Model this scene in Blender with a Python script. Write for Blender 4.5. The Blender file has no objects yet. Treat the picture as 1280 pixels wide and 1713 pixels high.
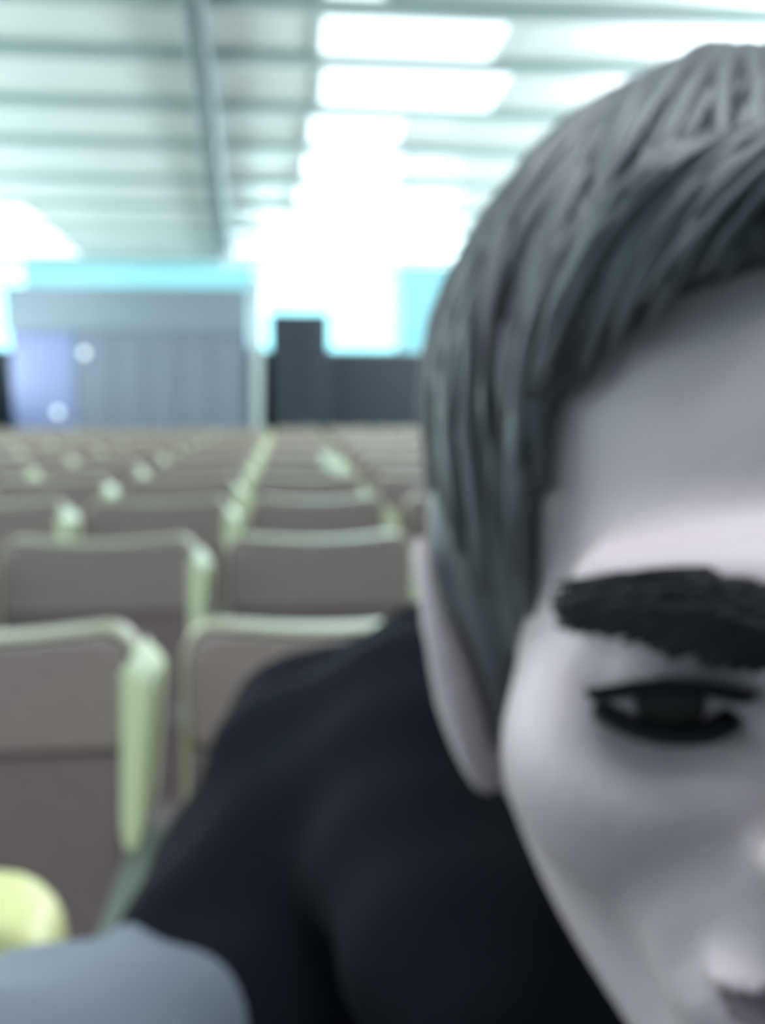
import bpy, bmesh, math, random
import numpy as np
from mathutils import Vector, Matrix

random.seed(7)
rng = np.random.RandomState(7)
C = bpy.context.scene.collection
S = bpy.context.scene

# ------------------------------------------------------------------ camera, light, exposure
FPX = 1500.0                       # focal length in pixels of the 1280 x 1713 picture
CAM = Vector((0, 0, 1.4))
PITCH = math.atan(196.5 / FPX)
YAW = math.atan(153 / FPX * math.cos(PITCH))
cd = bpy.data.cameras.new('camera')
cam = bpy.data.objects.new('camera', cd)
C.objects.link(cam)
cam.location = CAM
cam.rotation_euler = (math.pi / 2 - PITCH, 0, -YAW)
cd.sensor_fit = 'HORIZONTAL'
cd.sensor_width = 36
cd.lens = 36 * FPX / 1280
cd.clip_start = 0.01
cd.clip_end = 200
cd.dof.use_dof = True              # phone lens focused far too close: everything soft
cd.dof.focus_distance = 0.05
cd.dof.aperture_fstop = 37
S.camera = cam

w = bpy.data.worlds.new('overcast sky')
S.world = w
w.use_nodes = True
bg = w.node_tree.nodes['Background']
bg.inputs['Color'].default_value = (0.58, 0.93, 1.0, 1)
bg.inputs['Strength'].default_value = 4.4


def area(name, loc, target, sx, sy, power, color):
    d = bpy.data.lights.new(name, 'AREA')
    d.shape = 'RECTANGLE'
    d.size, d.size_y, d.energy, d.color = sx, sy, power, color
    o = bpy.data.objects.new(name, d)
    C.objects.link(o)
    o.location = loc
    o.rotation_euler = (Vector(target) - Vector(loc)).to_track_quat('-Z', 'Y').to_euler()
    return o


area('daylight_side_windows', (-3.36, 0.6, 1.95), (0.2, 1.2, 1.1), 3.2, 0.7, 52, (0.70, 0.92, 1.0))
area('daylight_front_windows', (-0.9, -2.35, 1.95), (0.2, 1.5, 0.9), 2.4, 0.8, 5, (0.95, 0.93, 1.0))
area('daylight_rear_windows', (0.55, 10.1, 2.3), (0.3, 4.0, 1.4), 2.6, 0.75, 130, (0.72, 0.95, 1.0))
area('ceiling_fill_left', (-3.36, 5.0, 1.7), (0.0, 5.0, 3.6), 9.0, 0.8, 400, (0.86, 1.0, 0.98))  # unseen uplight added to brighten the ceiling from the left
area('ceiling_fill_right', (3.36, 6.0, 1.7), (0.0, 6.0, 3.6), 8.0, 0.8, 640, (0.88, 0.96, 1.0))  # unseen uplight added to brighten the ceiling from the right
area('overhead_fill_lamp', (0.0, 0.02, 2.76), (0.05, 0.1, 0.0), 1.1, 0.4, 52, (0.84, 0.93, 1.0))  # unseen light added overhead so the brow shades the eye sockets

S.view_settings.view_transform = 'Standard'
S.view_settings.look = 'None'
S.view_settings.gamma = 1
S.view_settings.use_curve_mapping = False
S.view_settings.exposure = -0.38


# ------------------------------------------------------------------ helpers
def mat(name, col, rough=0.6, spec=0.5, noise=0.0, nscale=30, bump=0.0, bscale=200, sheen=0.0, emit=None, es=0, sss=0, metal=0):
    m = bpy.data.materials.new(name)
    m.use_nodes = True
    nt = m.node_tree
    b = nt.nodes['Principled BSDF']
    b.inputs['Base Color'].default_value = (*col, 1)
    b.inputs['Roughness'].default_value = rough
    b.inputs['Specular IOR Level'].default_value = spec
    b.inputs['Metallic'].default_value = metal
    if sheen:
        b.inputs['Sheen Weight'].default_value = sheen
        b.inputs['Sheen Roughness'].default_value = 0.5
    if sss:
        b.inputs['Subsurface Weight'].default_value = sss
        b.inputs['Subsurface Radius'].default_value = (0.006, 0.003, 0.002)
        b.inputs['Subsurface Scale'].default_value = 1.0
    if emit:
        b.inputs['Emission Color'].default_value = (*emit, 1)
        b.inputs['Emission Strength'].default_value = es
    tc = nt.nodes.new('ShaderNodeTexCoord')
    if noise:
        n = nt.nodes.new('ShaderNodeTexNoise')
        n.inputs['Scale'].default_value = nscale
        n.inputs['Detail'].default_value = 4
        nt.links.new(tc.outputs['Object'], n.inputs['Vector'])
        mx = nt.nodes.new('ShaderNodeMix')
        mx.data_type = 'RGBA'
        mx.inputs[6].default_value = (*[c * (1 - noise) for c in col], 1)
        mx.inputs[7].default_value = (*[min(1, c * (1 + noise)) for c in col], 1)
        nt.links.new(n.outputs['Fac'], mx.inputs[0])
        nt.links.new(mx.outputs[2], b.inputs['Base Color'])
    if bump:
        n2 = nt.nodes.new('ShaderNodeTexNoise')
        n2.inputs['Scale'].default_value = bscale
        nt.links.new(tc.outputs['Object'], n2.inputs['Vector'])
        bp = nt.nodes.new('ShaderNodeBump')
        bp.inputs['Strength'].default_value = bump
        bp.inputs['Distance'].default_value = 0.002
        nt.links.new(n2.outputs['Fac'], bp.inputs['Height'])
        nt.links.new(bp.outputs['Normal'], b.inputs['Normal'])
    return m


def glass_mat(name, tint):
    m = bpy.data.materials.new(name)
    m.use_nodes = True
    nt = m.node_tree
    nt.nodes.clear()
    out = nt.nodes.new('ShaderNodeOutputMaterial')
    tr = nt.nodes.new('ShaderNodeBsdfTransparent')
    tr.inputs['Color'].default_value = (*tint, 1)
    gl = nt.nodes.new('ShaderNodeBsdfGlossy')
    gl.inputs['Roughness'].default_value = 0.05
    mx = nt.nodes.new('ShaderNodeMixShader')
    mx.inputs[0].default_value = 0.05
    nt.links.new(tr.outputs[0], mx.inputs[1])
    nt.links.new(gl.outputs[0], mx.inputs[2])
    nt.links.new(mx.outputs[0], out.inputs['Surface'])
    return m


def link(name, me, m, parent=None, smooth=True):
    o = bpy.data.objects.new(name, me)
    C.objects.link(o)
    if m:
        me.materials.append(m)
    if smooth:
        for p in me.polygons:
            p.use_smooth = True
    if parent:
        o.parent = parent
    return o


def obj(name, bm, m, parent=None, smooth=False):
    bmesh.ops.recalc_face_normals(bm, faces=bm.faces)
    me = bpy.data.meshes.new(name)
    bm.to_mesh(me)
    bm.free()
    return link(name, me, m, parent, smooth)


def add_box(bm, x0, x1, y0, y1, z0, z1, bev=0.0, seg=2):
    t = bmesh.new()
    bmesh.ops.create_cube(t, size=1)
    for v in t.verts:
        v.co = Vector(((v.co.x + .5) * (x1 - x0) + x0, (v.co.y + .5) * (y1 - y0) + y0, (v.co.z + .5) * (z1 - z0) + z0))
    if bev:
        bmesh.ops.bevel(t, geom=t.edges[:], offset=bev, segments=seg, affect='EDGES', profile=0.5)
    merge(bm, t)


def merge(bm, t):
    me = bpy.data.meshes.new('tmp')
    t.to_mesh(me)
    t.free()
    bm.from_mesh(me)
    bpy.data.meshes.remove(me)


def prism(bm, pts, y0, y1, bev=0.0, seg=2):
    """pts: outline in x,z ; extruded along y; both rims bevelled"""
    t = bmesh.new()
    a = [t.verts.new((x, y0, z)) for x, z in pts]
    b = [t.verts.new((x, y1, z)) for x, z in pts]
    n = len(pts)
    fa = t.faces.new(a)
    fb = t.faces.new(b[::-1])
    for i in range(n):
        t.faces.new((a[i], b[i], b[(i + 1) % n], a[(i + 1) % n]))
    if bev:
        bmesh.ops.bevel(t, geom=list(fa.edges) + list(fb.edges), offset=bev, segments=seg, affect='EDGES', profile=0.5)
    merge(bm, t)


def tube(bm, pts, rads, n=8, flat=1.0):
    pts = [Vector(p) for p in pts]
    rings = []
    up = Vector((0.13, 0.2, 0.97))
    for i, p in enumerate(pts):
        d = (pts[min(i + 1, len(pts) - 1)] - pts[max(i - 1, 0)]).normalized()
        a = d.cross(up)
        if a.length < 1e-4:
            a = d.cross(Vector((1, 0, 0)))
        a.normalize()
        b = d.cross(a).normalized()
        rings.append([bm.verts.new(p + (a * math.cos(2 * math.pi * k / n) + b * flat * math.sin(2 * math.pi * k / n)) * rads[i]) for k in range(n)])
    for r0, r1 in zip(rings, rings[1:]):
        for k in range(n):
            bm.faces.new((r0[k], r0[(k + 1) % n], r1[(k + 1) % n], r1[k]))
    bm.faces.new(rings[0][::-1])
    bm.faces.new(rings[-1])


def thing(name, label, cat, loc=(0, 0, 0), group=None):
    o = bpy.data.objects.new(name, None)
    C.objects.link(o)
    o.location = loc
    o.empty_display_size = 0.1
    return tag(o, label, cat, group)


def tag(o, label, cat, group=None):
    o['label'] = label
    o['category'] = cat
    if group:
        o['group'] = group
    return o


def struct(name, bm, m):
    o = obj(name, bm, m)
    o['kind'] = 'structure'
    return o


# ---- signed distance modelling on a rectilinear grid (surface nets)
def axis(a, b, h, fine=None, hf=None):
    if not fine:
        return np.arange(a, b + h, h)
    l = np.arange(fine[0], a - h, -h)[::-1]
    m = np.arange(fine[0] + hf, fine[1], hf)
    r = np.arange(fine[1], b + h, h)
    return np.concatenate([l, m, r])


def surface_nets(field, xs, ys, zs):
    s = field < 0
    nx, ny, nz = field.shape
    occ = np.zeros((nx - 1, ny - 1, nz - 1), np.int32)
    acc = np.zeros((nx - 1, ny - 1, nz - 1, 3), np.float32)
    cnt = np.zeros((nx - 1, ny - 1, nz - 1), np.float32)
    ax = (xs, ys, zs)
    cross = []
    for d in range(3):
        lo = [slice(None)] * 3
        hi = [slice(None)] * 3
        lo[d] = slice(0, -1)
        hi[d] = slice(1, None)
        f0, f1 = field[tuple(lo)], field[tuple(hi)]
        c = s[tuple(lo)] != s[tuple(hi)]
        idx = np.argwhere(c)
        t = f0[c] / (f0[c] - f1[c])
        P = np.stack([ax[k][idx[:, k]] for k in range(3)], 1)
        a = ax[d]
        P[:, d] = a[idx[:, d]] + t * (a[idx[:, d] + 1] - a[idx[:, d]])
        o1, o2 = [k for k in range(3) if k != d]
        for i in (0, 1):
            for j in (0, 1):
                q = idx.copy()
                q[:, o1] -= i
                q[:, o2] -= j
                ok = (q >= 0).all(1) & (q[:, 0] < nx - 1) & (q[:, 1] < ny - 1) & (q[:, 2] < nz - 1)
                np.add.at(acc, tuple(q[ok].T), P[ok])
                np.add.at(cnt, tuple(q[ok].T), 1)
        cross.append((d, o1, o2, idx, s[tuple(lo)][c]))
    m = cnt > 0
    vid = -np.ones(m.shape, np.int64)
    vid[m] = np.arange(m.sum())
    V = acc[m] / cnt[m][:, None]
    quads = []
    for d, o1, o2, idx, inside in cross:
        ok = (idx[:, o1] > 0) & (idx[:, o2] > 0) & (idx[:, o1] < m.shape[o1]) & (idx[:, o2] < m.shape[o2])
        idx, inside = idx[ok], inside[ok]
        q = []
        for i, j in ((1, 1), (0, 1), (0, 0), (1, 0)):
            r = idx.copy()
            r[:, o1] -= i
            r[:, o2] -= j
            q.append(vid[tuple(r.T)])
        q = np.stack(q, 1)
        flip = inside if d != 1 else ~inside
        q[~flip] = q[~flip][:, ::-1]
        quads.append(q)
    return V, np.concatenate(quads)


def nets_mesh(name, F, xs, ys, zs, m, parent=None):
    V, Q = surface_nets(F, xs, ys, zs)
    me = bpy.data.meshes.new(name)
    me.vertices.add(len(V))
    me.vertices.foreach_set('co', V.astype(np.float32).ravel())
    me.loops.add(Q.size)
    me.loops.foreach_set('vertex_index', Q.ravel().astype(np.int32))
    me.polygons.add(len(Q))
    me.polygons.foreach_set('loop_start', np.arange(0, Q.size, 4, dtype=np.int32))
    me.update(calc_edges=True)
    me.validate()
    return link(name, me, m, parent, True)


def sell(P, c, r):
    x, y, z = ((P[i] - c[i]) / r[i] for i in range(3))
    k0 = np.sqrt(x * x + y * y + z * z) + 1e-9
    x, y, z = x / r[0], y / r[1], z / r[2]
    k1 = np.sqrt(x * x + y * y + z * z) + 1e-9
    return k0 * (k0 - 1) / k1


def scap(P, a, b, ra, rb):
    a, b = np.array(a, np.float32), np.array(b, np.float32)
    ab = b - a
    t = np.clip(((P[0] - a[0]) * ab[0] + (P[1] - a[1]) * ab[1] + (P[2] - a[2]) * ab[2]) / (ab @ ab), 0, 1)
    d = np.sqrt((P[0] - a[0] - t * ab[0]) ** 2 + (P[1] - a[1] - t * ab[1]) ** 2 + (P[2] - a[2] - t * ab[2]) ** 2)
    return d - (ra + (rb - ra) * t)


def smin(a, b, k):
    h = np.clip(0.5 + 0.5 * (b - a) / k, 0, 1)
    return b + (a - b) * h - k * h * (1 - h)


def smax(a, b, k):
    return -smin(-a, -b, k)


# ------------------------------------------------------------------ materials
M = dict(
    ceiling=mat('ceiling_lacquer', (0.66, 0.74, 0.71), 0.30, 0.8, noise=0.10, nscale=3),
    batten=mat('ceiling_batten_paint', (0.30, 0.38, 0.38), 0.4),
    duct=mat('duct_grey', (0.10, 0.14, 0.15), 0.5),
    wall=mat('wall_paint', (0.42, 0.45, 0.44), 0.7, noise=0.05),
    dark=mat('dark_panel', (0.008, 0.014, 0.024), 0.6, noise=0.15, nscale=4),
    floor=mat('floor_vinyl', (0.10, 0.10, 0.10), 0.5, noise=0.2),
    frame=mat('window_frame_paint', (0.35, 0.5, 0.55), 0.4),
    booth=mat('booth_slate_panel', (0.14, 0.165, 0.215), 0.55, noise=0.10, nscale=6),
    booth_hi=mat('booth_fascia_blue_grey', (0.17, 0.21, 0.25), 0.5, noise=0.06),
    booth_door=mat('booth_door_blue', (0.15, 0.18, 0.34), 0.4),
    post=mat('booth_post_pale', (0.40, 0.46, 0.46), 0.5),
    lamp=mat('lit_lamp_glass', (0.8, 0.85, 0.95), 0.4, emit=(0.75, 0.85, 1.0), es=1.2),
    diffuser=mat('lit_diffuser', (0.8, 0.85, 0.85), 0.4, emit=(0.80, 0.96, 1.0), es=2.0),
    lframe=mat('lamp_frame', (0.6, 0.66, 0.66), 0.4),
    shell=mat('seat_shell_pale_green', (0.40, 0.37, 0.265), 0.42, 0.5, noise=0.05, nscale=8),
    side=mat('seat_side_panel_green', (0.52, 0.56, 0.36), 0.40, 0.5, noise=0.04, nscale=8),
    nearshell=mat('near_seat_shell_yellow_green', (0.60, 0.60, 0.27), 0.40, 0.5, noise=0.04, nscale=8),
    fabric=mat('seat_fabric_brown', (0.165, 0.116, 0.124), 0.9, 0.2, noise=0.12, nscale=60, bump=0.5, sheen=0.25),
    head=mat('seat_headrest_fabric', (0.215, 0.160, 0.155), 0.85, 0.3, noise=0.10, nscale=50, bump=0.4, sheen=0.3),
    arm=mat('armrest_grey_rubber', (0.13, 0.15, 0.13), 0.6),
    metal=mat('seat_leg_steel', (0.3, 0.3, 0.3), 0.35, metal=1),
    skin=mat('skin', (0.385, 0.305, 0.320), 0.55, 0.4, noise=0.06, nscale=25, bump=0.15, bscale=300, sss=0.15),
    hair=mat('hair_dark_brown', (0.075, 0.074, 0.080), 0.5, 0.5, noise=0.25, nscale=40),
    brow=mat('brow_hair', (0.012, 0.011, 0.013), 0.8, 0.15),
    lip=mat('lip_skin', (0.17, 0.11, 0.13), 0.5, 0.4, sss=0.1),
    eye=mat('eye_white', (0.36, 0.36, 0.38), 0.4, 0.3),
    iris=mat('iris_dark', (0.012, 0.010, 0.010), 0.45, 0.2),
    jacket=mat('jacket_black_cloth', (0.0060, 0.0065, 0.0095), 0.85, 0.06, noise=0.3, nscale=12, bump=0.4, bscale=120),
    sleeve=mat('sleeve_painted_sheen_cloth', (0.165, 0.185, 0.225), 0.85, 0.2, noise=0.10, nscale=14, bump=0.3),  # jacket cloth with the lit sheen put into its colour
    trouser=mat('trouser_cloth', (0.02, 0.025, 0.04), 0.9, 0.2),
    shoe=mat('shoe_leather', (0.015, 0.015, 0.015), 0.4),
    scrap=mat('pale_paper', (0.62, 0.70, 0.55), 0.8),
)
G_clear = glass_mat('window_glass_cyan', (0.78, 0.96, 0.98))
G_tint = glass_mat('window_glass_tinted', (0.47, 0.60, 0.62))
G_side = glass_mat('window_glass_side', (0.42, 0.48, 0.50))

# ------------------------------------------------------------------ the room
XL, XR, YF, YB, ZC = -3.4, 3.4, -2.4, 10.2, 2.8
bm = bmesh.new(); add_box(bm, XL - .2, XR + .2, YF - .2, YB + .2, -0.1, 0); struct('floor', bm, M['floor'])
bm = bmesh.new(); add_box(bm, XL - .2, XR + .2, YF - .2, YB + .2, ZC, ZC + .12); struct('ceiling', bm, M['ceiling'])
WZ0, WZ1 = 1.25, 2.35
n = 0
for side, x0, x1 in (('left', XL - .12, XL), ('right', XR, XR + .12)):
    bm = bmesh.new()
    add_box(bm, x0, x1, YF, YB, 0, WZ0)
    add_box(bm, x0, x1, YF, YB, WZ1, ZC)
    ys = [YF + (YB - YF) * k / 6 for k in range(7)]
    for y in ys:
        add_box(bm, x0, x1, max(YF, y - .12), min(YB, y + .12), WZ0, WZ1)
    struct('wall_' + side, bm, M['wall'])
    n += 1
    bm = bmesh.new(); add_box(bm, (x0 + x1) / 2 - .004, (x0 + x1) / 2 + .004, YF, YB, WZ0, WZ1)
    struct('window_%d' % n, bm, G_side)
bm = bmesh.new()
add_box(bm, XL, XR, YF - .12, YF, 0, 1.3); add_box(bm, XL, XR, YF - .12, YF, 2.4, ZC)
for x in (-3.3, -1.1, 1.1, 3.3):
    add_box(bm, x - .1, x + .1, YF - .12, YF, 1.3, 2.4)
struct('wall_front', bm, M['wall'])
bm = bmesh.new(); add_box(bm, XL, XR, YF - .064, YF - .056, 1.3, 2.4); struct('window_3', bm, G_side)

# rear wall: dark dado with a higher step, glazed band above
def px(x, y, D):
    """the place at distance D along the hall behind pixel x, y"""
    r = Vector((math.cos(YAW), -math.sin(YAW), 0))
    u = Vector((math.sin(YAW) * math.sin(PITCH), math.cos(YAW) * math.sin(PITCH), math.cos(PITCH)))
    f = Vector((math.sin(YAW) * math.cos(PITCH), math.cos(YAW) * math.cos(PITCH), -math.sin(PITCH)))
    d = f * FPX + r * (x - 640) - u * (y - 856.5)
    return CAM + d * (D / d.y)


zs_ = 1.87
bm = bmesh.new()
add_box(bm, XL, XR, YB, YB + .12, 0, zs_)
struct('wall_back', bm, M['dark'])
for k, (a, b, g) in enumerate(((XL, -2.88, G_clear), (-2.88, -0.42, G_tint), (-0.42, 1.22, G_clear), (1.22, XR, G_tint))):
    bm = bmesh.new(); add_box(bm, a + .02, b - .02, YB + .05, YB + .06, zs_ + .02, ZC)
    struct('window_%d' % (k + 4), bm, g)
for k, x in enumerate((-0.42, 1.22)):
    bm = bmesh.new(); add_box(bm, x - .03, x + .03, YB, YB + .1, zs_, ZC); struct('trim_%d' % (k + 1), bm, M['frame'])
bm = bmesh.new(); add_box(bm, XL, XR, YB, YB + .1, zs_, zs_ + .03); struct('trim_3', bm, M['frame'])

# dark locker against the rear wall, behind the last row
t = thing('dark_cabinet', 'tall dark cabinet against the back wall, right of the grey booth', 'cabinet', (0.13, 9.98, 0))
bm = bmesh.new(); add_box(bm, -.34, .28, -.18, .18, 0.06, 2.26, .015); obj('body', bm, M['dark'], t)
bm = bmesh.new(); add_box(bm, -.32, -.04, -.2, -.18, 0.1, 2.2, .006); o = obj('door', bm, M['dark'], t)
bm = bmesh.new(); add_box(bm, -.08, -.065, -.225, -.2, 1.0, 1.16, .004); obj('handle', bm, M['duct'], o)
bm = bmesh.new(); add_box(bm, -.02, .26, -.2, -.18, 0.1, 2.2, .006); o = obj('door', bm, M['dark'], t)
bm = bmesh.new(); add_box(bm, .0, .015, -.225, -.2, 1.0, 1.16, .004); obj('handle', bm, M['duct'], o)

# ceiling battens across the hall
for k, y in enumerate((2.45, 2.9, 3.42, 3.96, 4.62, 5.32, 6.18, 7.0, 7.9, 8.8, 9.6)):
    bm = bmesh.new(); add_box(bm, XL, XR, y - .04, y + .035, ZC - .035, ZC, .006)
    struct('trim_%d' % (k + 4), bm, M['batten'])

# long dark duct under the ceiling
bm = bmesh.new()
secs = [(-2.2, None, .065), (3.18, 318, .075), (4.3, 344, .09), (6.2, 362, .115), (9.7, 380, .16)]
rows = []
for D, p, wd in secs:
    x = -0.62 if p is None else px(p, 660 - 1400 * FPX / 1000 / D, D).x
    if p is None:
        x = -0.16
    rows.append([bm.verts.new((x + a * wd / 2, D, z)) for a, z in ((-1, ZC - .001), (-1, ZC - .06), (-.6, ZC - .08), (.6, ZC - .08), (1, ZC - .06), (1, ZC - .001))])
for a, b in zip(rows, rows[1:]):
    for i in range(6):
        bm.faces.new((a[i], a[(i + 1) % 6], b[(i + 1) % 6], b[i]))
bm.faces.new(rows[0]); bm.faces.new(rows[-1][::-1])
tag(obj('ceiling_duct', bm, M['duct']), 'long dark grey duct running along the slatted ceiling towards the booth', 'duct')

# lit ceiling panels near the front; deeper and left ones added as window glare
LP = [(3.05, 3.37, 0.12, 0.36, 'narrow lit ceiling panel at the very top of the view'),
      (3.50, 3.91, 0.12, 0.86, 'wide lit ceiling panel above the head, nearest the camera'),
      (4.03, 4.56, 0.14, 1.00, 'second lit ceiling panel from the front, just behind the widest one'),
      (4.72, 5.26, 0.10, 0.62, 'third ceiling panel from the front, its glow added for window glare'),
      (5.42, 6.10, 0.08, 0.72, 'fourth ceiling panel from the front, its glow added for window glare'),
      (6.28, 6.92, 0.04, 0.84, 'fifth ceiling panel from the front, its glow added for window glare'),
      (7.10, 7.82, 0.02, 0.94, 'ceiling panel third from the back window, its glow added for window glare'),
      (8.00, 8.72, 0.0, 1.04, 'ceiling panel second from the back window, its glow added for window glare'),
      (8.90, 9.52, -0.05, 1.12, 'ceiling panel closest to the back window, its glow added for window glare'),
      (5.42, 6.10, -3.2, -1.95, 'ceiling panel at the left edge, nearest the camera, its glow added for window glare'),
      (6.28, 6.92, -3.2, -2.05, 'ceiling panel at the left, second from the front, its glow added for window glare'),
      (7.10, 7.82, -3.2, -1.95, 'ceiling panel at the left, third from the front, its glow added for window glare'),
      (8.00, 8.72, -3.2, -2.0, 'ceiling panel at the left, in front of the booth, its glow added for window glare'),
      (8.90, 9.52, -3.2, -2.05, 'ceiling panel at the left, right over the booth, its glow added for window glare')]
for y0, y1, x0, x1, lab in LP:
    t = thing('ceiling_light', lab, 'ceiling light', ((x0 + x1) / 2, (y0 + y1) / 2, ZC), 'lit panels between the ceiling battens')
    hx, hy = (x1 - x0) / 2, (y1 - y0) / 2
    bm = bmesh.new()
    add_box(bm, -hx, hx, -hy, -hy + .02, -.02, 0); add_box(bm, -hx, hx, hy - .02, hy, -.02, 0)
    add_box(bm, -hx, -hx + .02, -hy + .02, hy - .02, -.02, 0); add_box(bm, hx - .02, hx, -hy + .02, hy - .02, -.02, 0)
    obj('frame', bm, M['lframe'], t)
    bm = bmesh.new(); add_box(bm, -hx + .02, hx - .02, -hy + .02, hy - .02, -.014, -.001); obj('diffuser', bm, M['diffuser'], t)

# grey booth at the back left
t = thing('booth', 'grey panelled booth at the back of the hall, left side', 'booth', (-1.67, 9.93, 0))
BX0, BX1 = -1.22, 1.22
bm = bmesh.new(); add_box(bm, -.55, BX1, -.25, .25, 0, 2.05, .01)
for k in range(5):
    add_box(bm, -.5 + k * .34, -.2 + k * .34, -.262, -.25, .1, 2.0, .004)
obj('wall_panel', bm, M['booth'], t)
bm = bmesh.new(); add_box(bm, BX0, BX1 + .01, -.28, .25, 2.05, 2.50, .012); obj('fascia', bm, M['booth_hi'], t)
bm = bmesh.new(); add_box(bm, BX0 + .02, -.56, -.24, .25, 0, 2.045, .01); o = obj('door', bm, M['booth_door'], t)
bm = bmesh.new(); add_box(bm, -.64, -.6, -.275, -.24, .9, 1.1, .008); obj('handle', bm, M['post'], o)
bm = bmesh.new(); prism(bm, [(BX1 + .02, 0), (BX1 + .10, 0), (BX1 + .17, 2.6), (BX1 + .06, 2.6)], -.3, .2, .008); obj('corner_post', bm, M['post'], t)
for (x, y, r, lab) in ((140, 590, .042, 'small bright bluish lamp high on the blue booth door'), (95, 690, .045, 'small pale lamp low on the booth door, just above the last seats')):
    p = px(x, y, 9.6)
    l = thing('wall_lamp', lab, 'lamp', (p.x, 9.66, p.z), 'lamps on the booth door')
    bm = bmesh.new(); bmesh.ops.create_cone(bm, cap_ends=True, segments=20, radius1=r, radius2=r, depth=.02, matrix=Matrix.Rotation(math.pi / 2, 4, 'X') @ Matrix.Translation((0, 0, 0)))
    obj('base', bm, M['lframe'], l)
    bm = bmesh.new(); bmesh.ops.create_uvsphere(bm, u_segments=20, v_segments=12, radius=r * .9)
    for v in bm.verts:
        v.co.y = v.co.y * .6 - .02
    obj('lamp_shade', bm, M['lamp'], l, True)


# ------------------------------------------------------------------ seats
def rounded(x0, x1, z0, z1, r, n=5, dip=0.0, bot=0.02):
    pts = []
    for cx, cz, a0, rr in ((x1 - r, z1 - r, 0, r), (x0 + r, z1 - r, 90, r), (x0 + bot, z0 + bot, 180, bot), (x1 - bot, z0 + bot, 270, bot)):
        for k in range(n + 1):
            a = math.radians(a0 + 90 * k / n)
            pts.append((cx + rr * math.cos(a), cz + rr * math.sin(a)))
        if a0 == 0:      # along the top
            for k in range(1, 8):
                u = k / 8
                pts.append((x1 - r + (x0 + 2 * r - x1) * u, z1 - dip * math.sin(math.pi * u)))
    return pts


REC = math.radians(9)


def lean(bm, z0=0.45):
    for v in bm.verts:
        dz = v.co.z - z0
        v.co.y += (dz - (1.078 - z0)) * math.sin(REC)


def make_seat(near=False):
    sh = M['nearshell'] if near else M['shell']
    t = thing('seat', '', 'seat')
    top = 1.078
    dip = 0.012
    # local y: 0 = front of the back at its top
    bm = bmesh.new()
    out = rounded(-.233, .205, .45, top, .045, dip=dip)
    inn = rounded(-.223, .196, .47, top - (.055 if near else .009), .038, dip=dip)
    yb, yf = (.045, -.02) if near else (.045, -.004)
    a = [bm.verts.new((x, yf, z)) for x, z in out]
    b = [bm.verts.new((x, yf + (.012 if near else .004), z)) for x, z in inn]
    c = [bm.verts.new((x, yb, z)) for x, z in out]
    d = [bm.verts.new((x, .02, z)) for x, z in inn]
    N = len(out)
    for i in range(N):
        j = (i + 1) % N
        bm.faces.new((a[i], a[j], b[j], b[i]))
        bm.faces.new((a[i], c[i], c[j], a[j]))
        bm.faces.new((b[i], b[j], d[j], d[i]))
    bm.faces.new(c); bm.faces.new(d)
    bmesh.ops.bevel(bm, geom=[e for e in bm.edges if all(v in set(a) for v in e.verts)] if False else [], offset=.004, affect='EDGES')
    lean(bm)
    o = obj('shell', bm, sh, t, True)
    bv = o.modifiers.new('bevel', 'BEVEL'); bv.width = .018 if near else .005; bv.segments = 3; bv.limit_method = 'ANGLE'; bv.angle_limit = math.radians(50)
    # lower back fabric and the slightly fuller headrest pad over it
    ztop = top - (.058 if near else .012)
    bm = bmesh.new()
    prism(bm, rounded(-.220, .193, .475, ztop - .15, .012, dip=0), -.004, .02, .008, 3); lean(bm)
    obj('backrest', bm, M['fabric'], t, False)
    bm = bmesh.new()
    prism(bm, rounded(-.220, .193, ztop - .148, ztop, .036, dip=dip, bot=.01), -.016, .02, .010, 3); lean(bm)
    obj('headrest', bm, M['head'], t, False)
    if not near:
        bm = bmesh.new()
        pr = [(.196, top - .045), (.206, top - .032), (.233, top - .062), (.236, top - .075), (.222, .83), (.214, .80), (.200, .80), (.194, .83)]
        prism(bm, pr, -.07, .075, .006, 2); lean(bm)
        obj('side_panel', bm, M['side'], t, False)
    bm = bmesh.new(); add_box(bm, -.215, .19, -.50, -.07, .40, .49, .03, 3)
    obj('seat_cushion', bm, M['fabric'], t, False)
    bm = bmesh.new(); add_box(bm, .192, .238, -.36, .0, .755, .79, .014, 3); add_box(bm, .2, .23, -.09, -.04, .4, .77, .006)
    obj('armrest', bm, M['arm'], t, False)
    for sx in (-.17, .15):
        bm = bmesh.new(); tube(bm, [(sx, -.05, .44), (sx, -.12, .2), (sx, -.05, .0)], [.018, .016, .022], 8)
        obj('leg', bm, M['metal'], t, True)
    return t


def copy_tree(o, parent=None):
    c = o.copy()
    C.objects.link(c)
    if parent:
        c.parent = parent
    for ch in o.children:
        copy_tree(ch, c)
    return c


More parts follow.
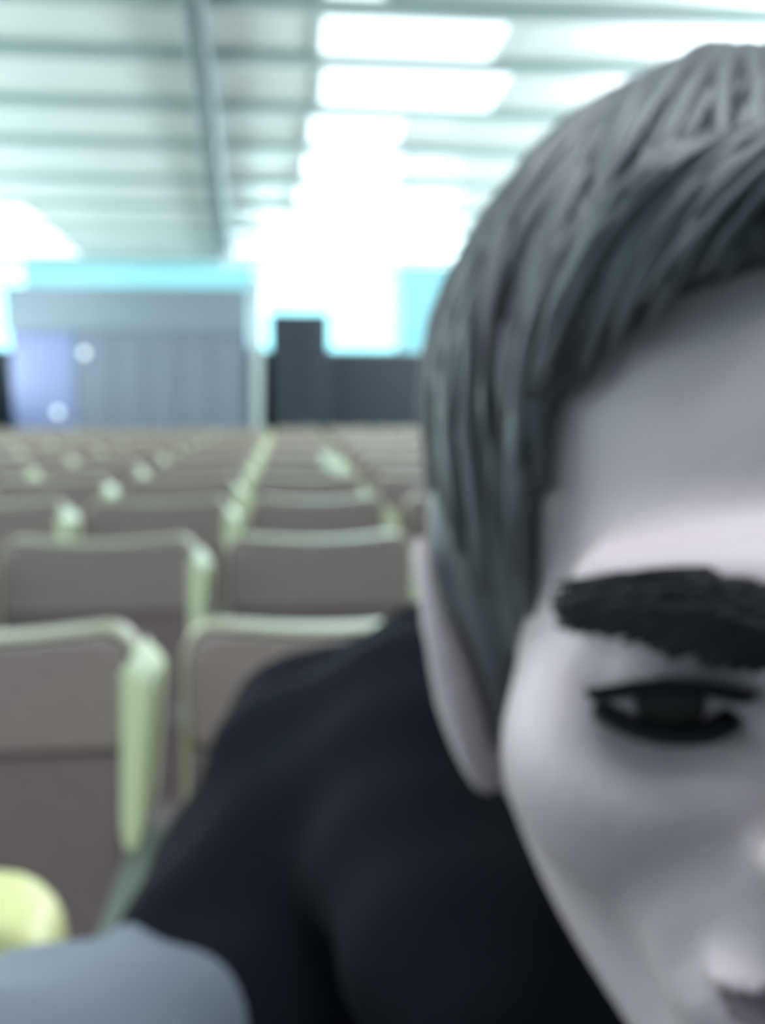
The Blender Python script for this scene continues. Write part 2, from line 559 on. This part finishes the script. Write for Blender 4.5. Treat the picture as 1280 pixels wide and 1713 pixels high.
ORD = ['front', 'first', 'second', 'third', 'fourth', 'fifth', 'sixth', 'seventh', 'eighth', 'ninth', 'tenth', 'eleventh', 'twelfth']
DROW = [0.62, 1.254, 2.055] + [2.84 + .765 * k for k in range(9)]
proto = make_seat()
used = False
for r in range(1, 12):
    D = DROW[r]
    js = [j for j in range(-6, 5) if 487 + (0.075 + .5 * j + .22) * FPX / D > -30 and 487 + (0.075 + .5 * j - .24) * FPX / D < 720 + (60 if r < 4 else 0)]
    if r < 3:
        js = [j for j in js if j <= 1]
    for j in js:
        s = copy_tree(proto) if used else proto
        used = True
        sh = .02 if r == 3 else 0
        s.location = (0.075 + .5 * j + sh, D, 0)
        k = -j
        if j == 0:
            col = 'just right of the gap'
        elif j == 1:
            col = 'second right of the gap'
        elif j > 1:
            col = '%s right of the gap' % ORD[j + 1]
        else:
            col = 'just left of the gap' if k == 1 else '%s left of the gap' % ORD[k]
        s['label'] = 'brown pale-rimmed seat, %s row behind the person, %s' % (ORD[r], col)
        if r <= 2:
            s['label'] = 'brown pale-rimmed seat in the %s full row, %s' % (['', 'nearest', 'second nearest'][r], col)
        s['group'] = 'brown seats with pale green shells in rows'

# the row the person sits in
ns = make_seat(True)
ns.location = (-0.362, 0.56, 0)
ns['label'] = 'nearest seat of all, thick yellow-green rounded corner at the lower left'
ns2 = copy_tree(ns)
ns2.location = (0.20, 0.745, 0)
ns2['label'] = 'seat behind the person in the black jacket, mostly hidden by the body'
ns['group'] = ns2['group'] = 'seats of the row the person sits in'

# pale scrap on a seat back in the middle rows
bm = bmesh.new()
random.seed(3)
g = [[bm.verts.new((x * .035 - .09 + random.uniform(-.008, .008), -.03 + random.uniform(-.012, .012) + abs(z) * .01, z * .04 + (x - 2.5) * -.02 + random.uniform(-.006, .006))) for z in range(-1, 3)] for x in range(6)]
for a, b in zip(g, g[1:]):
    for i in range(3):
        bm.faces.new((a[i], a[i + 1], b[i + 1], b[i]))
o = obj('paper_scrap', bm, M['scrap'], None, True)
sm = o.modifiers.new('solid', 'SOLIDIFY'); sm.thickness = .004
p = px(560, 782, 4.34)
o.location = (p.x - .01, 4.30, 1.055)
o.scale = (.62, .8, .62)
tag(o, 'small pale crumpled paper lying over a seat top in the middle rows', 'paper')

# ------------------------------------------------------------------ the person
HP = Vector((0.1298, 0.2453, 1.3366))
HR = Matrix.Rotation(math.radians(-13.8), 4, 'Z') @ Matrix.Rotation(math.radians(-1.5), 4, 'Y') @ Matrix.Rotation(math.radians(-3.7), 4, 'X')
HM = Matrix.Translation(HP) @ HR
HI = np.array(HM.inverted())


def grid(xs, ys, zs):
    X, Y, Z = np.meshgrid(xs, ys, zs, indexing='ij')
    return [X.astype(np.float32), Y.astype(np.float32), Z.astype(np.float32)]


def to_head(P):
    return [HI[i, 0] * P[0] + HI[i, 1] * P[1] + HI[i, 2] * P[2] + HI[i, 3] for i in range(3)]


def mm(*a):
    return [v / 1000 for v in a]


def head_sdf(H):
    d = sell(H, mm(0, 12, 45), mm(74, 95, 82))
    d = smin(d, sell(H, mm(0, -22, -20), mm(63, 62, 82)), .018)
    for s in (-1, 1):
        d = smin(d, scap(H, mm(s * 54, 2, -50), mm(s * 15, -66, -99), .014, .015), .022)
        d = smin(d, sell(H, mm(s * 42, -55, -28), mm(22, 22, 20)), .032)
        d = smin(d, scap(H, mm(s * 12, -88, 20), mm(s * 44, -76, 18), .010, .009), .016)
        d = smax(d, -sell(H, mm(s * 33, -95, -3), mm(27, 30, 19)), .010)
        d = smin(d, sell(H, mm(s * 32, -64, -3), mm(14, 13.6, 12.6)), .006)
        d = smax(d, -sell(H, mm(s * 32, -79, -7), mm(14.5, 7, 5)), .002)
        d = smin(d, sell(H, mm(s * 12.5, -94, -34), mm(7.5, 9, 7)), .005)
    d = smin(d, sell(H, mm(0, -76, -63), mm(34, 19, 26)), .014)
    for s in (-1, 1):
        d = smax(d, -scap(H, mm(s * 19, -97, -40), mm(s * 36, -84, -64), .003, .003), .008)
    d = smin(d, sell(H, mm(0, -71, -98), mm(25, 21, 19)), .014)
    d = smin(d, scap(H, mm(0, -86, 10), mm(0, -105, -30), .007, .0115), .009)
    for s in (-1, 1):
        d = smax(d, -sell(H, mm(s * 7, -103, -42), mm(3.2, 5, 4)), .002)
    d = smin(d, sell(H, mm(0, -91, -58), mm(27, 8, 3.6)), .005)
    d = smin(d, sell(H, mm(0, -90, -67), mm(22, 8, 4.6)), .005)
    d = smax(d, -sell(H, mm(0, -97, -62), mm(27, 12, 1.6)), .002)
    # ears
    for s in (-1, 1):
        # tilt: the top stands off further than the lobe
        u = [H[0] - s * (.083 + (H[2] + .01) * 0.24), H[1], H[2]]
        e = sell(u, mm(s * 2, 0, -17), mm(9, 17, 40))
        e = smax(e, -sell(u, mm(s * 8, 1, -6), mm(7, 10, 21)), .004)
        d = smin(d, e, .006)
    return d


def body_sdf(P):
    H = to_head(P)
    d = head_sdf(H)
    nk = np.array(HM @ Vector((0, .03, -.07)))
    d = smin(d, scap(P, nk, (0.175, 0.42, 1.14), .054, .060), .025)
    # torso
    d = smin(d, scap(P, (0.175, 0.46, 1.05), (0.18, 0.50, 0.62), .125, .120), .05)
    d = smin(d, scap(P, (0.055, 0.49, 1.14), (0.32, 0.47, 1.09), .06, .06), .05)
    # right arm up to the camera side, left arm resting on the thigh
    d = smin(d, scap(P, (0.055, 0.49, 1.14), (-0.058, 0.42, 1.058), .050, .042), .02)
    d = smin(d, scap(P, (-0.058, 0.42, 1.058), (-0.192, 0.13, 1.224), .042, .027), .015)
    d = smin(d, scap(P, (0.32, 0.47, 1.09), (0.41, 0.42, 0.80), .050, .042), .02)
    d = smin(d, scap(P, (0.41, 0.42, 0.80), (0.33, 0.20, 0.68), .040, .027), .015)
    # hands: palm and five curled fingers
    for base, dirv, side, nrm in (((-0.194, 0.115, 1.233), (-.05, -.35, .93), (1, 0.1, .05), (0.15, -.9, -.35)),
                                  ((0.325, 0.19, 0.672), (-.25, -.95, -.1), (1, -.25, 0), (0, -.1, -1))):
        b = Vector(base); dv = Vector(dirv).normalized(); sd = (Vector(side) - dv * Vector(side).dot(dv)).normalized()
        nm = dv.cross(sd).normalized()
        if nm.dot(Vector(nrm)) < 0:
            nm = -nm
        d = smin(d, scap(P, b, b + dv * .04, .024, .026), .012)
        d = smin(d, scap(P, b + dv * .045 - sd * .026, b + dv * .045 + sd * .026, .0145, .0145), .012)
        for k, (o_, L) in enumerate(((-.030, .030), (-.010, .035), (.010, .033), (.029, .026))):
            q0 = b + dv * .062 + sd * o_
            q1 = q0 + (dv + nm * .25).normalized() * L
            q2 = q1 + (dv * .5 + nm).normalized() * L * .75
            q3 = q2 + (nm - dv * .3).normalized() * L * .55
            f_ = scap(P, q0 - dv * .02, q1, .0095, .0088)
            f_ = smin(f_, scap(P, q1, q2, .0088, .008), .003)
            f_ = smin(f_, scap(P, q2, q3, .008, .0068), .003)
            d = smin(d, f_, .003)
        t0 = b + dv * .012 - sd * .022
        t1 = t0 + (dv * .6 - sd + nm * .4).normalized() * .036
        t2 = t1 + (dv - sd * .2 + nm * .6).normalized() * .028
        d = smin(d, smin(scap(P, t0, t1, .012, .010), scap(P, t1, t2, .010, .008), .003), .006)
    # hips, legs, feet under the clothes
    d = smin(d, scap(P, (0.10, 0.50, 0.60), (0.27, 0.50, 0.60), .095, .095), .04)
    for s in (-1, 1):
        hx = 0.185 + s * .09
        d = smin(d, scap(P, (hx, 0.48, 0.58), (hx + s * .05, 0.06, 0.56), .075, .052), .03)
        d = smin(d, scap(P, (hx + s * .05, 0.06, 0.56), (hx + s * .05, 0.04, 0.10), .050, .036), .02)
        d = smin(d, scap(P, (hx + s * .05, 0.05, 0.055), (hx + s * .06, -0.10, 0.045), .036, .030), .02)
    return d


xs = axis(-.28, .52, .009, (-.02, .26), .0024)
ys = axis(-.16, .64, .009, (.12, .36), .0024)
zs = axis(0.0, 1.50, .009, (1.19, 1.475), .0024)
# hand grid wants a finer step than the torso: refine x and y there a little
P = grid(xs, ys, zs)
person = nets_mesh('person', body_sdf(P), xs, ys, zs, M['skin'])
tag(person, 'person in a black jacket leaning close, dark swept hair, face half in view', 'person')
del P
person.data.materials.append(M['lip'])
hi = HM.inverted()
for p in person.data.polygons:
    if p.center.z > 1.2:
        h = hi @ p.center
        if h.y < -.078 and ((h.x / .025) ** 2 + ((h.z + .0625) / .0085) ** 2) < 1:
            p.material_index = 1


def head_child(name, bm_or_me, m, smooth=True):
    o = obj(name, bm_or_me, m, person, smooth)
    o.matrix_local = HM
    return o


# eyes
for s in (-1, 1):
    bm = bmesh.new(); bmesh.ops.create_uvsphere(bm, u_segments=32, v_segments=20, radius=.0122, matrix=Matrix.Translation(mm(s * 32, -64, -3)))
    e = head_child('eyeball', bm, M['eye'])
    bm = bmesh.new(); bmesh.ops.create_uvsphere(bm, u_segments=24, v_segments=16, radius=.0075)
    for v in bm.verts:
        v.co = Vector((v.co.x + s * .032, v.co.y * .25 - .0752, v.co.z - .0065))
    i_ = obj('iris', bm, M['iris'], e, True)
    # lashes, thickened to stand in for the eye-socket shade
    bm = bmesh.new()
    for k in range(40):
        u = k / 39 * 2.1 - 1.05
        x = s * .032 + u * .0135
        z = -.0022 - .0040 * u * u
        y = -.064 - math.sqrt(max(0, .0138 ** 2 - (u * .0125) ** 2 - .000004))
        tube(bm, [(x, y, z), (x + u * .002, y - .005, z + .0005), (x + u * .0035, y - .0085, z + .003)], [.0016, .0013, .0004], 5)
        tube(bm, [(x, y, z - .0090 + .0068 * u * u), (x + u * .001, y - .003, z - .0105 + .0068 * u * u), (x + u * .002, y - .005, z - .012 + .0068 * u * u)], [.0010, .0008, .0002], 5)
    head_child('eyelash', bm, M['brow'])
    # eyebrow: short hairs along the ridge, set low and thick for the socket's shade
    bm = bmesh.new()
    for k in range(620):
        u = random.random()
        v_ = random.uniform(-1, 1)
        th = .0084 * (1 - .6 * abs(u - .35))
        x = s * (.013 + u * .033)
        z = .0130 + .004 * math.sin(u * 2.6) + v_ * th
        y = -.1010 + .0170 * u ** 1.6 + abs(v_) * .0015
        L = random.uniform(.008, .012)
        tube(bm, [(x, y, z), (x + s * L * .5, y - .0015 + .002 * u, z + .0012 * (1 - v_)), (x + s * L, y + .001 + .004 * u, z - .0010)], [.0012, .0011, .0004], 5)
    head_child('eyebrow', bm, M['brow'])


# hair: full cap with many overlapping locks
def carve(x, y, z):
    return (abs(x / .069) ** 3 + abs((y + .100) / .080) ** 3 + abs((z + .012) / .100) ** 3) ** (1 / 3) - 1


xs = np.arange(-.12, .12, .003); ys = np.arange(-.13, .16, .003); zs = np.arange(-.11, .18, .003)
H = grid(xs, ys, zs)
d = sell(H, mm(0, 16, 54), mm(88, 104, 100))
d = smin(d, scap(H, mm(-75, -10, 20), mm(-73, -8, -36), .014, .005), .02)
d = smin(d, scap(H, mm(75, -10, 20), mm(73, -8, -36), .014, .005), .02)
d = smin(d, sell(H, mm(0, 55, -5), mm(66, 50, 62)), .03)
q4 = (np.abs(H[0] / .069) ** 3 + np.abs((H[1] + .100) / .080) ** 3 + np.abs((H[2] + .012) / .100) ** 3) ** (1 / 3)
d = smax(d, (1 - q4) * .07, .006)
for s in (-1, 1):
    d = smax(d, -sell(H, mm(s * 91, 8, -24), mm(22, 26, 46)), .006)
d = d + .0022 * np.sin(H[0] * 420 + H[2] * 90 + 3 * np.sin(H[1] * 60)) * np.sin(H[1] * 260 + H[2] * 60)
hair = nets_mesh('hair', d, xs, ys, zs, M['hair'], person)
hair.matrix_local = HM
bm = bmesh.new()
crown = Vector((0.02, 0.035, 1.0)).normalized()
cc = Vector(mm(0, 16, 50))
R3 = Vector(mm(88, 104, 103))
random.seed(11)
for k in range(430):
    az = random.uniform(0, 2 * math.pi)
    dirh = Vector((math.sin(az), -math.cos(az), 0))
    front = max(0, -dirh.y)
    pol = math.radians(random.uniform(45, 62) if front > .75 else random.uniform(70, 118) if front > .2 else random.uniform(80, 135))
    r0 = random.uniform(0, .5) * pol
    sweep = random.uniform(-.35, .1) if front > .4 else random.uniform(-.15, .15)
    pts = []; rr = []
    lift = random.uniform(-.004, .004)
    base_r = random.uniform(.0030, .0055)
    for i in range(9):
        u = i / 8
        ph = r0 + (pol - r0) * u
        a2 = az + sweep * u * u
        q = Vector((math.sin(ph) * math.sin(a2), -math.sin(ph) * math.cos(a2), math.cos(ph)))
        p = Vector((cc.x + q.x * R3.x, cc.y + q.y * R3.y, cc.z + q.z * R3.z))
        p += q * (lift + .003 * math.sin(u * 3.1))
        if front > .4 and u > .7:
            p += Vector((0, -.004, -.006)) * (u - .7) / .3
        if p.z < -.02:
            p.x *= 1 - min(.15, (-.02 - p.z) * 3)
        pts.append(p)
        rr.append(base_r * (1 - .85 * u ** 3))
    if any(carve(*p) < -.06 for p in pts[:-2]):
        continue
    if any(abs(p.x) > .070 and -.012 < p.y < .028 and p.z < .010 for p in pts):
        continue
    tube(bm, pts, rr, 7, .7)
# fringe: locks sweeping from the part across the forehead to the temple
for k in range(46):
    u0 = random.random()
    a = Vector(mm(20 - 50 * u0, -66 - 10 * random.random(), 118 - 8 * u0))
    e = Vector(mm(-30 - 30 * u0 + random.uniform(-5, 5), -82 + 24 * u0, 86 - 22 * u0 + random.uniform(-7, 7)))
    m1 = (a + e) / 2 + Vector(mm(-6, -16, 12))
    pts = [a * (1 - t) ** 2 + m1 * 2 * t * (1 - t) + e * t * t for t in [i / 8 for i in range(9)]]
    tube(bm, pts, [random.uniform(.003, .0045) * (1 - .85 * (i / 8) ** 3) for i in range(9)], 7, .7)
for k in range(16):   # tips hanging in the middle of the forehead
    x = random.uniform(0, 26)
    a = Vector(mm(x + 8, -72, 112))
    e = Vector(mm(x - 8 + random.uniform(-3, 3), -90, random.uniform(78, 92)))
    m1 = (a + e) / 2 + Vector(mm(0, -14, 8))
    pts = [a * (1 - t) ** 2 + m1 * 2 * t * (1 - t) + e * t * t for t in [i / 8 for i in range(9)]]
    tube(bm, pts, [.0036 * (1 - .85 * (i / 8) ** 3) for i in range(9)], 7, .7)
locks = head_child('hair_locks', bm, M['hair'])

# jacket
xs = np.arange(-.18, .56, .0065); ys = np.arange(.22, .72, .0065); zs = np.arange(.52, 1.36, .0065)
P = grid(xs, ys, zs)
d = scap(P, (0.175, 0.465, 1.03), (0.18, 0.50, 0.54), .150, .165)
d = smin(d, scap(P, (0.062, 0.500, 1.158), (0.33, 0.48, 1.10), .098, .085), .05)
d = smin(d, scap(P, (0.030, 0.490, 1.160), (-0.055, 0.430, 1.03), .090, .072), .03)
d = smin(d, scap(P, (0.33, 0.48, 1.10), (0.415, 0.42, 0.80), .080, .065), .04)
# hood bunched behind and beside the neck
nk = [0.150, 0.40, 1.205]
rad = np.sqrt((P[0] - nk[0]) ** 2 + ((P[1] - nk[1]) * 1.0) ** 2)
zz = P[2] - (nk[2] + (P[1] - nk[1]) * .35)
d = smin(d, np.sqrt((rad - .095) ** 2 + zz ** 2) - .046, .035)
d = smin(d, scap(P, (0.075, 0.335, 1.155), (0.20, 0.31, 1.125), .045, .045), .05)
d = smax(d, .53 - P[2] + .01, .01)
fold = .0030 * np.sin(P[0] * 38 + P[2] * 50 + 2 * np.sin(P[1] * 18)) + .0015 * np.sin(P[2] * 95 - P[0] * 60 + 2 * np.sin(P[0] * 30)) + .002 * np.sin(P[1] * 120 + P[2] * 40)
jk = nets_mesh('jacket', d + fold, xs, ys, zs, M['jacket'], person)
# raised arm's sleeve, sheen on dark cloth painted grey-blue; black sleeve of the other
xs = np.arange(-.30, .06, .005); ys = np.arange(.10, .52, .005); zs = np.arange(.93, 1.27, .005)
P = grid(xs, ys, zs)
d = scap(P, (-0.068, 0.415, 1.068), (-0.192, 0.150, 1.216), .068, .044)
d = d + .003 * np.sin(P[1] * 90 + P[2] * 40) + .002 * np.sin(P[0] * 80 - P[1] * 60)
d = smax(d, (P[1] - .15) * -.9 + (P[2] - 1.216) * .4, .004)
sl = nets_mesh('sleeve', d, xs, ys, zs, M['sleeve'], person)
sl['label'] = 'jacket sleeve of the arm holding the camera, its window sheen painted grey-blue'
xs = np.arange(.24, .52, .007); ys = np.arange(.18, .52, .007); zs = np.arange(.58, .90, .007)
P = grid(xs, ys, zs)
d = scap(P, (0.415, 0.42, 0.80), (0.335, 0.22, 0.69), .062, .040) + .003 * np.sin(P[1] * 90 + P[2] * 40)
d = smax(d, .215 - P[1], .004)
nets_mesh('sleeve', d, xs, ys, zs, M['jacket'], person)
del P
# trousers and shoes
xs = np.arange(-.06, .44, .010); ys = np.arange(-.04, .66, .010); zs = np.arange(.06, .76, .010)
P = grid(xs, ys, zs)
d = scap(P, (0.10, 0.50, 0.60), (0.27, 0.50, 0.60), .115, .115)
for s in (-1, 1):
    hx = 0.185 + s * .09
    d = smin(d, scap(P, (hx, 0.48, 0.58), (hx + s * .05, 0.06, 0.56), .090, .066), .03)
    d = smin(d, scap(P, (hx + s * .05, 0.06, 0.56), (hx + s * .05, 0.05, 0.11), .064, .055), .02)
d = smax(d, .09 - P[2], .005)
nets_mesh('trousers', d + .002 * np.sin(P[2] * 80), xs, ys, zs, M['trouser'], person)
for s in (-1, 1):
    hx = 0.185 + s * .14
    xs = np.arange(hx - .08, hx + .08, .006); ys = np.arange(-.2, .13, .006); zs = np.arange(-.02, .14, .006)
    P = grid(xs, ys, zs)
    d = smin(scap(P, (hx, .05, .055), (hx, -.13, .042), .046, .040), scap(P, (hx, .05, .06), (hx, .05, .11), .05, .045), .02)
    d = smax(d, .004 - P[2], .004)
    nets_mesh('shoe', d, xs, ys, zs, M['shoe'], person)
